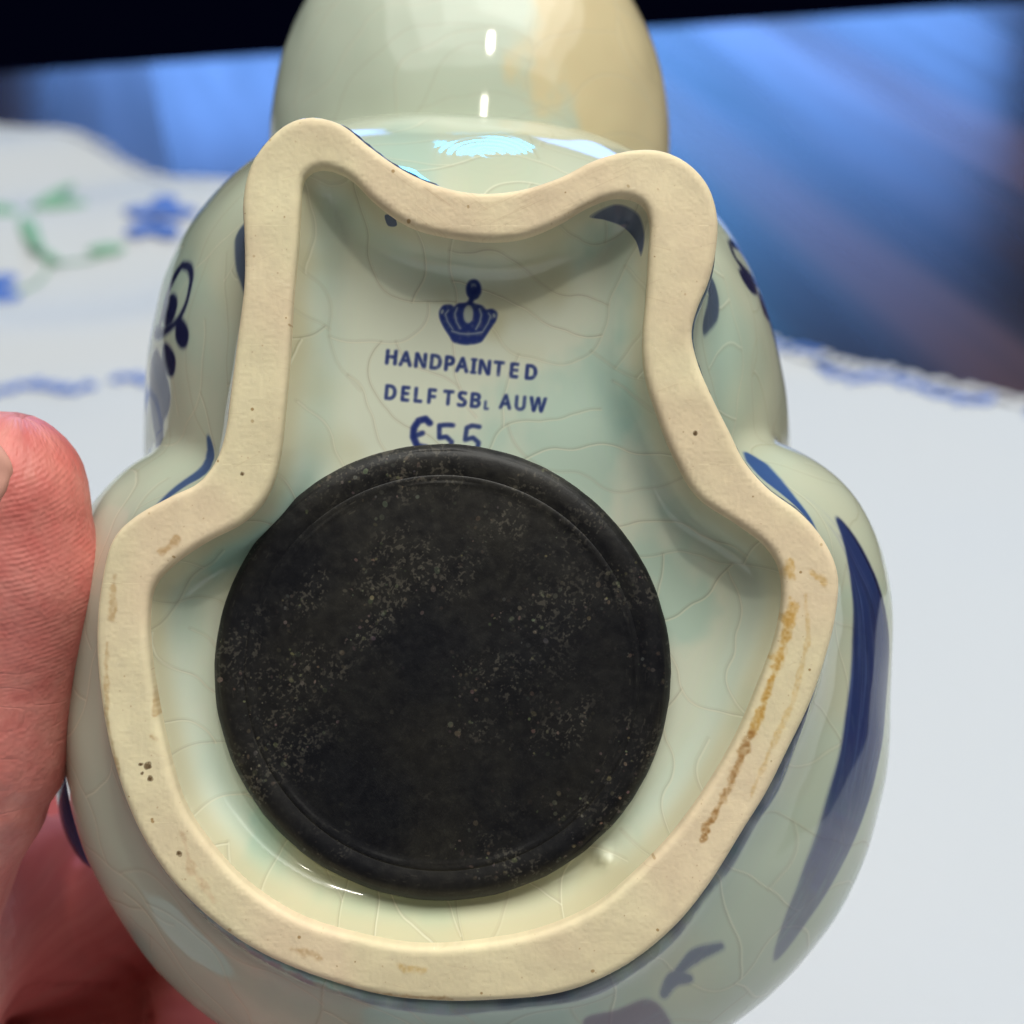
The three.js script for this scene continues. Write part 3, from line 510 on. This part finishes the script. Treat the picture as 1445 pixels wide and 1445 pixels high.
{
  const g = toGeometry(surfaceNets(handShape, [-128, -190, -172], [34, 14, 26], 1.5, 3), skinUv, false), p = g.attributes.position, c = new Float32Array(p.count * 3);
  for (let i = 0; i < p.count; i++) {
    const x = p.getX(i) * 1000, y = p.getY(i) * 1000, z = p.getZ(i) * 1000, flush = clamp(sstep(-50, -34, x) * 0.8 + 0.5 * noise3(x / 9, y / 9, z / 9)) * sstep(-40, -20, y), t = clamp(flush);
    const palmShade = sstep(-22, -40, z) * sstep(-22, -36, y);   // palm a little redder, and its shade painted into the vertex colours
    c.set([mix(mix(1, 0.98, t), 0.7, palmShade), mix(mix(1, 0.66, t), 0.45, palmShade), mix(mix(1, 0.62, t), 0.46, palmShade)], i * 3);
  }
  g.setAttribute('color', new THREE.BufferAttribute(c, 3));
  // the ridged skin of the thumb apart from the smoother palm
  const all = Array.from(g.index.array), near = [], far = [];
  for (let i = 0; i < all.length; i += 3) { const o = all[i], x = p.getX(o) * 1000, y = p.getY(o) * 1000, z = p.getZ(o) * 1000; (Math.min(cap(x, y, z, J.tip, J.ip, 10, 10.5), cap(x, y, z, J.ip, J.mcp, 10.5, 11), cap(x, y, z, [-41.8, -6, -11.5], [-44.6, -18, -13], 7, 6.5)) < 2.5 ? near : far).push(all[i], all[i + 1], all[i + 2]); }
  g.setIndex(near.concat(far)); g.addGroup(0, near.length, 0); g.addGroup(near.length, far.length, 1);
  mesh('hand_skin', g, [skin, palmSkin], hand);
  // thumbnail: a curved plate on the back of the thumb, seen almost edge on
  const rows = 30, cols = 26, out = [], ix = [], at = (i, j, lift) => {
    const l = mix(-7, 6.6, j / rows), tip = Math.pow(clamp((l - 3.6) / 3.4), 2), from = mix(0.1, -0.38, sstep(-7, 4, l)) + 0.75 * tip, to = 1.6 - 0.75 * tip, s = i / cols, a = mix(from, to, s);
    const dir = side.clone().multiplyScalar(Math.cos(a)).addScaledVector(other, -Math.sin(a)), o = new THREE.Vector3(...J.tip).addScaledVector(thumbAxis, l);
    let r = 4; for (let k = 0; k < 30; k++) { const q = o.clone().addScaledVector(dir, r); r -= handShape(q.x, q.y, q.z) * 0.9; }
    return o.addScaledVector(dir, Math.max(r, 7.2 - 0.02 * l * l) + lift - 0.5 * Math.pow(Math.abs(s * 2 - 1), 8) - 0.6 * Math.pow(1 - j / rows, 6));
  };
  for (const lift of [0.45, -0.5]) for (let j = 0; j <= rows; j++) for (let i = 0; i <= cols; i++) out.push(at(i, j, lift).multiplyScalar(0.001));
  const n = (rows + 1) * (cols + 1), w = cols + 1;
  for (let j = 0; j < rows; j++) for (let i = 0; i < cols; i++) { const a = j * w + i; ix.push(a, a + 1, a + w + 1, a, a + w + 1, a + w); ix.push(n + a, n + a + w + 1, n + a + 1, n + a, n + a + w, n + a + w + 1); }
  for (let i = 0; i < cols; i++) { ix.push(i, n + i, n + i + 1, i, n + i + 1, i + 1); const a = rows * w + i; ix.push(a, a + 1, n + a + 1, a, n + a + 1, n + a); }
  for (let j = 0; j < rows; j++) { const a = j * w; ix.push(a, a + w, n + a + w, a, n + a + w, n + a); const b = a + cols; ix.push(b, n + b, n + b + w, b, n + b + w, b + w); }
  const ng = new THREE.BufferGeometry().setFromPoints(out); ng.setIndex(ix); ng.computeVertexNormals();
  mesh('thumbnail', ng, new THREE.MeshPhysicalMaterial({ color: new THREE.Color(0.7, 0.36, 0.29), roughness: 0.5, specularIntensity: 0.6 }), hand);
}

// ---------------------------------------------------------------- table
const table = thing('wooden_table', 'dark polished wooden table under the white cloth, reflecting blue window light', 'table');
{
  const c = makeCanvas(1024, 2048), R = rng(3);
  fillPixels(c, (x, y) => {
    const u = x / 1024, v = y / 2048, bend = 0.03 * noise3(v * 3, u * 2, 4), g = fbm((u + bend) * 26, v * 2.2, 1, 4), f = noise3((u + bend) * 190, v * 9, 2), b = sstep(0.12, 0.75, fbm((u + bend) * 11, v * 0.8, 5, 3));
    const t = clamp(0.45 + g * 0.3 + f * 0.12);
    return [mix(30, 62, t) + b * 34, mix(25, 47, t) + b * 24, mix(27, 46, t) + b * 24];
  }, 2);
  const wood = canvasTexture(c, true);
  const rough = floatTexture(256, 512, (x, y) => 0.25 + 0.07 * fbm(x / 16, y / 170, 3, 4));
  const m = new THREE.MeshPhysicalMaterial({ map: wood, roughness: 1, roughnessMap: rough });
  const s = new THREE.Shape([[-0.95, -0.845], [0.95, -1.376], [0.95, 0.6], [-0.95, 0.6]].map(([x, z]) => new THREE.Vector2(x, -z)));
  const g = new THREE.ExtrudeGeometry(s, { depth: 0.026, bevelEnabled: true, bevelSize: 0.004, bevelThickness: 0.004, bevelSegments: 3 });
  const uv = g.attributes.uv, p = g.attributes.position;
  for (let i = 0; i < uv.count; i++) { const x = p.getX(i), y = p.getY(i); uv.setXY(i, (x * 0.97 + y * 0.24) / 0.7, (-x * 0.24 + y * 0.97) / 1.4); }
  g.rotateX(-Math.PI / 2);
  const top = mesh('table_top', g, m, table); top.position.y = -0.0325;
}

// ---------------------------------------------------------------- tablecloth
const cloth = thing('tablecloth', 'white tablecloth with blue stitched edging and embroidered flowers on the wooden table', 'tablecloth');
const backEdge = (x) => (x < 0.118 ? mix(-0.507, -0.85, (0.119 - x) / 0.442) : mix(-0.505, -0.465, (x - 0.118) / 0.1)) + 0.004 * Math.sin(x * 29) ;
const clothHeight = (x, z) => 0.0032 + 0.0048 * (1 + Math.sin(z * 52 + 2.6 * noise3(x * 5, z * 4, 2) + x * 6)) * sstep(-0.49, -0.55, z) + 0.0042 * (1 + noise3(x * 8 + z * 4, z * 7, 5)) + 0.0012 * (1 + noise3(x * 19, z * 15, 8));
{
  const nx = 200, nz = 200, pos = [], uv = [], ix = [];
  for (const under of [0, 1]) for (let j = 0; j <= nz; j++) for (let i = 0; i <= nx; i++) {
    const x = mix(-0.62, 0.62, i / nx), back = clamp(backEdge(clamp(x, -0.55, 0.5)), -1.06, -0.4), z = mix(back, 0.42, Math.pow(j / nz, 1.3));
    pos.push(x, clothHeight(x, z) - under * 0.0009, z); uv.push(x / 0.3, z / 0.3);
  }
  const n = (nx + 1) * (nz + 1), w = nx + 1;
  for (let j = 0; j < nz; j++) for (let i = 0; i < nx; i++) { const a = j * w + i; ix.push(a, a + w, a + w + 1, a, a + w + 1, a + 1, n + a, n + a + w + 1, n + a + w, n + a, n + a + 1, n + a + w + 1); }
  for (let i = 0; i < nx; i++) { ix.push(i, i + 1, n + i + 1, i, n + i + 1, n + i); const a = nz * w + i; ix.push(a, n + a, n + a + 1, a, n + a + 1, a + 1); }
  for (let j = 0; j < nz; j++) { const a = j * w, b = a + nx; ix.push(a, n + a, n + a + w, a, n + a + w, a + w, b, b + w, n + b + w, b, n + b + w, n + b); }
  const g = new THREE.BufferGeometry(); g.setAttribute('position', new THREE.Float32BufferAttribute(pos, 3)); g.setAttribute('uv', new THREE.Float32BufferAttribute(uv, 2)); g.setIndex(ix); g.computeVertexNormals();
  const weave = floatTexture(512, 512, (x, y) => 0.5 + 0.25 * Math.sin((x / 512) * Math.PI * 2 * 128) * Math.sin((y / 512) * Math.PI * 2 * 128) + 0.2 * noise3(x / 5, y / 5, 2));
  const cm = new THREE.MeshPhysicalMaterial({ color: new THREE.Color(0.635, 0.655, 0.69), roughness: 0.9, bumpMap: weave, bumpScale: 0.0003, sheen: 0.2, sheenColor: new THREE.Color(0.9, 0.93, 1), sheenRoughness: 0.6 });
  mesh('cloth_sheet', g, cm, cloth);
}
const thread = (r, g, b) => new THREE.MeshStandardMaterial({ color: new THREE.Color(r, g, b), roughness: 0.8 });
const blueThread = thread(0.09, 0.2, 0.62), paleThread = thread(0.74, 0.75, 0.78), greenThread = thread(0.24, 0.47, 0.32), greyBlueThread = thread(0.16, 0.23, 0.5);
{
  const R = rng(19), parts = { blue: [], white: [] }, dot = new THREE.SphereGeometry(1, 8, 6);
  const put = (list, x, z, a, l, w, h = 0.0011) => { const g = dot.clone(); g.scale(l, h, w); g.rotateY(a); g.translate(x, clothHeight(x, z) + 0.0008, z); list.push(g); };
  const z0 = 2.5, row = (x0, x1, f, flat) => {
    for (let x = x0, k = 0; x < x1; x += 0.0034, k++) {
      if (noise3(x * 90, 4, z0) > 0.42) continue; const z = f(x) + 0.004 * Math.sin(k * 0.55) + (R() - 0.5) * 0.004;
      put(parts.blue, x, z, 0.7 * (k % 2 ? 1 : -1) + R() * 0.4, 0.0044, 0.0019);
      if (k % 3 === 0) put(parts.blue, x, z + 0.007 * (R() - 0.5), R() * 3, 0.003, 0.0014);
      if (flat && k % 4 === 0) put(parts.white, x, z - 0.008, R() * 3, 0.0034, 0.0026);
    }
  };
  row(-0.5, 0.13, (x) => -0.49 - 0.025 * sstep(0.0, 0.13, x) + 0.004 * Math.sin(x * 22));
  row(0.13, 0.5, (x) => backEdge(x) + 0.004);
  const edging = mesh('stitched_edging', mergeGeometries(parts.blue), blueThread, cloth); edging.userData = { kind: 'stuff' };
  for (let x = -0.55; x < 0.5; x += 0.0052) put(parts.white, x, backEdge(x) - 0.002 - 0.004 * R(), R() * 3, 0.0042, 0.0026);
  const fringe = mesh('scalloped_fringe', mergeGeometries(parts.white), paleThread, cloth); fringe.userData = { kind: 'stuff' };
  // embroidered flowers
  const ball = new THREE.SphereGeometry(1, 14, 8);
  const patch = (name, x, z, a, l, w, m, parent) => { const p = mesh(name, ball, m, parent); p.scale.set(l, 0.0022, w); p.rotation.y = a; p.position.set(x, clothHeight(x, z) + 0.0009, z); return p; };
  const flower = (x, z, r, turn) => { const f = new THREE.Group(); f.name = 'embroidered_flower'; cloth.add(f); for (let k = 0; k < 5; k++) { const a = turn + k * 1.257; patch('petal', x + Math.cos(a) * r * 0.55, z - Math.sin(a) * r * 0.9, a, r * 0.6, r * 0.42, blueThread, f); } patch('flower_centre', x, z, 0, r * 0.25, r * 0.3, greyBlueThread, f).position.y += 0.0008; return f; };
  flower(-0.178, -0.664, 0.017, 0.3); flower(-0.246, -0.588, 0.016, 1.1);
  const sprig = new THREE.Group(); sprig.name = 'embroidered_sprig'; cloth.add(sprig);
  for (const [x, z, a, l, w] of [[-0.232, -0.682, 0.15, 0.014, 0.006], [-0.246, -0.715, 1.3, 0.026, 0.004], [-0.238, -0.645, -1.15, 0.026, 0.0042], [-0.262, -0.675, 2.6, 0.014, 0.006], [-0.226, -0.625, -0.8, 0.014, 0.003], [-0.198, -0.632, 0.2, 0.009, 0.006]]) patch('leaf', x, z, a, l, w, greenThread, sprig);
  const stem = (pts) => { const c = new THREE.CatmullRomCurve3(pts.map(([x, z]) => new THREE.Vector3(x, clothHeight(x, z) + 0.001, z))); mesh('stem', new THREE.TubeGeometry(c, 40, 0.0007, 6), greenThread, sprig); };
  stem([[-0.246, -0.68], [-0.232, -0.64], [-0.222, -0.62], [-0.205, -0.622], [-0.19, -0.636]]); stem([[-0.222, -0.62], [-0.224, -0.6], [-0.236, -0.585]]);
}

renderer.render(scene, camera);
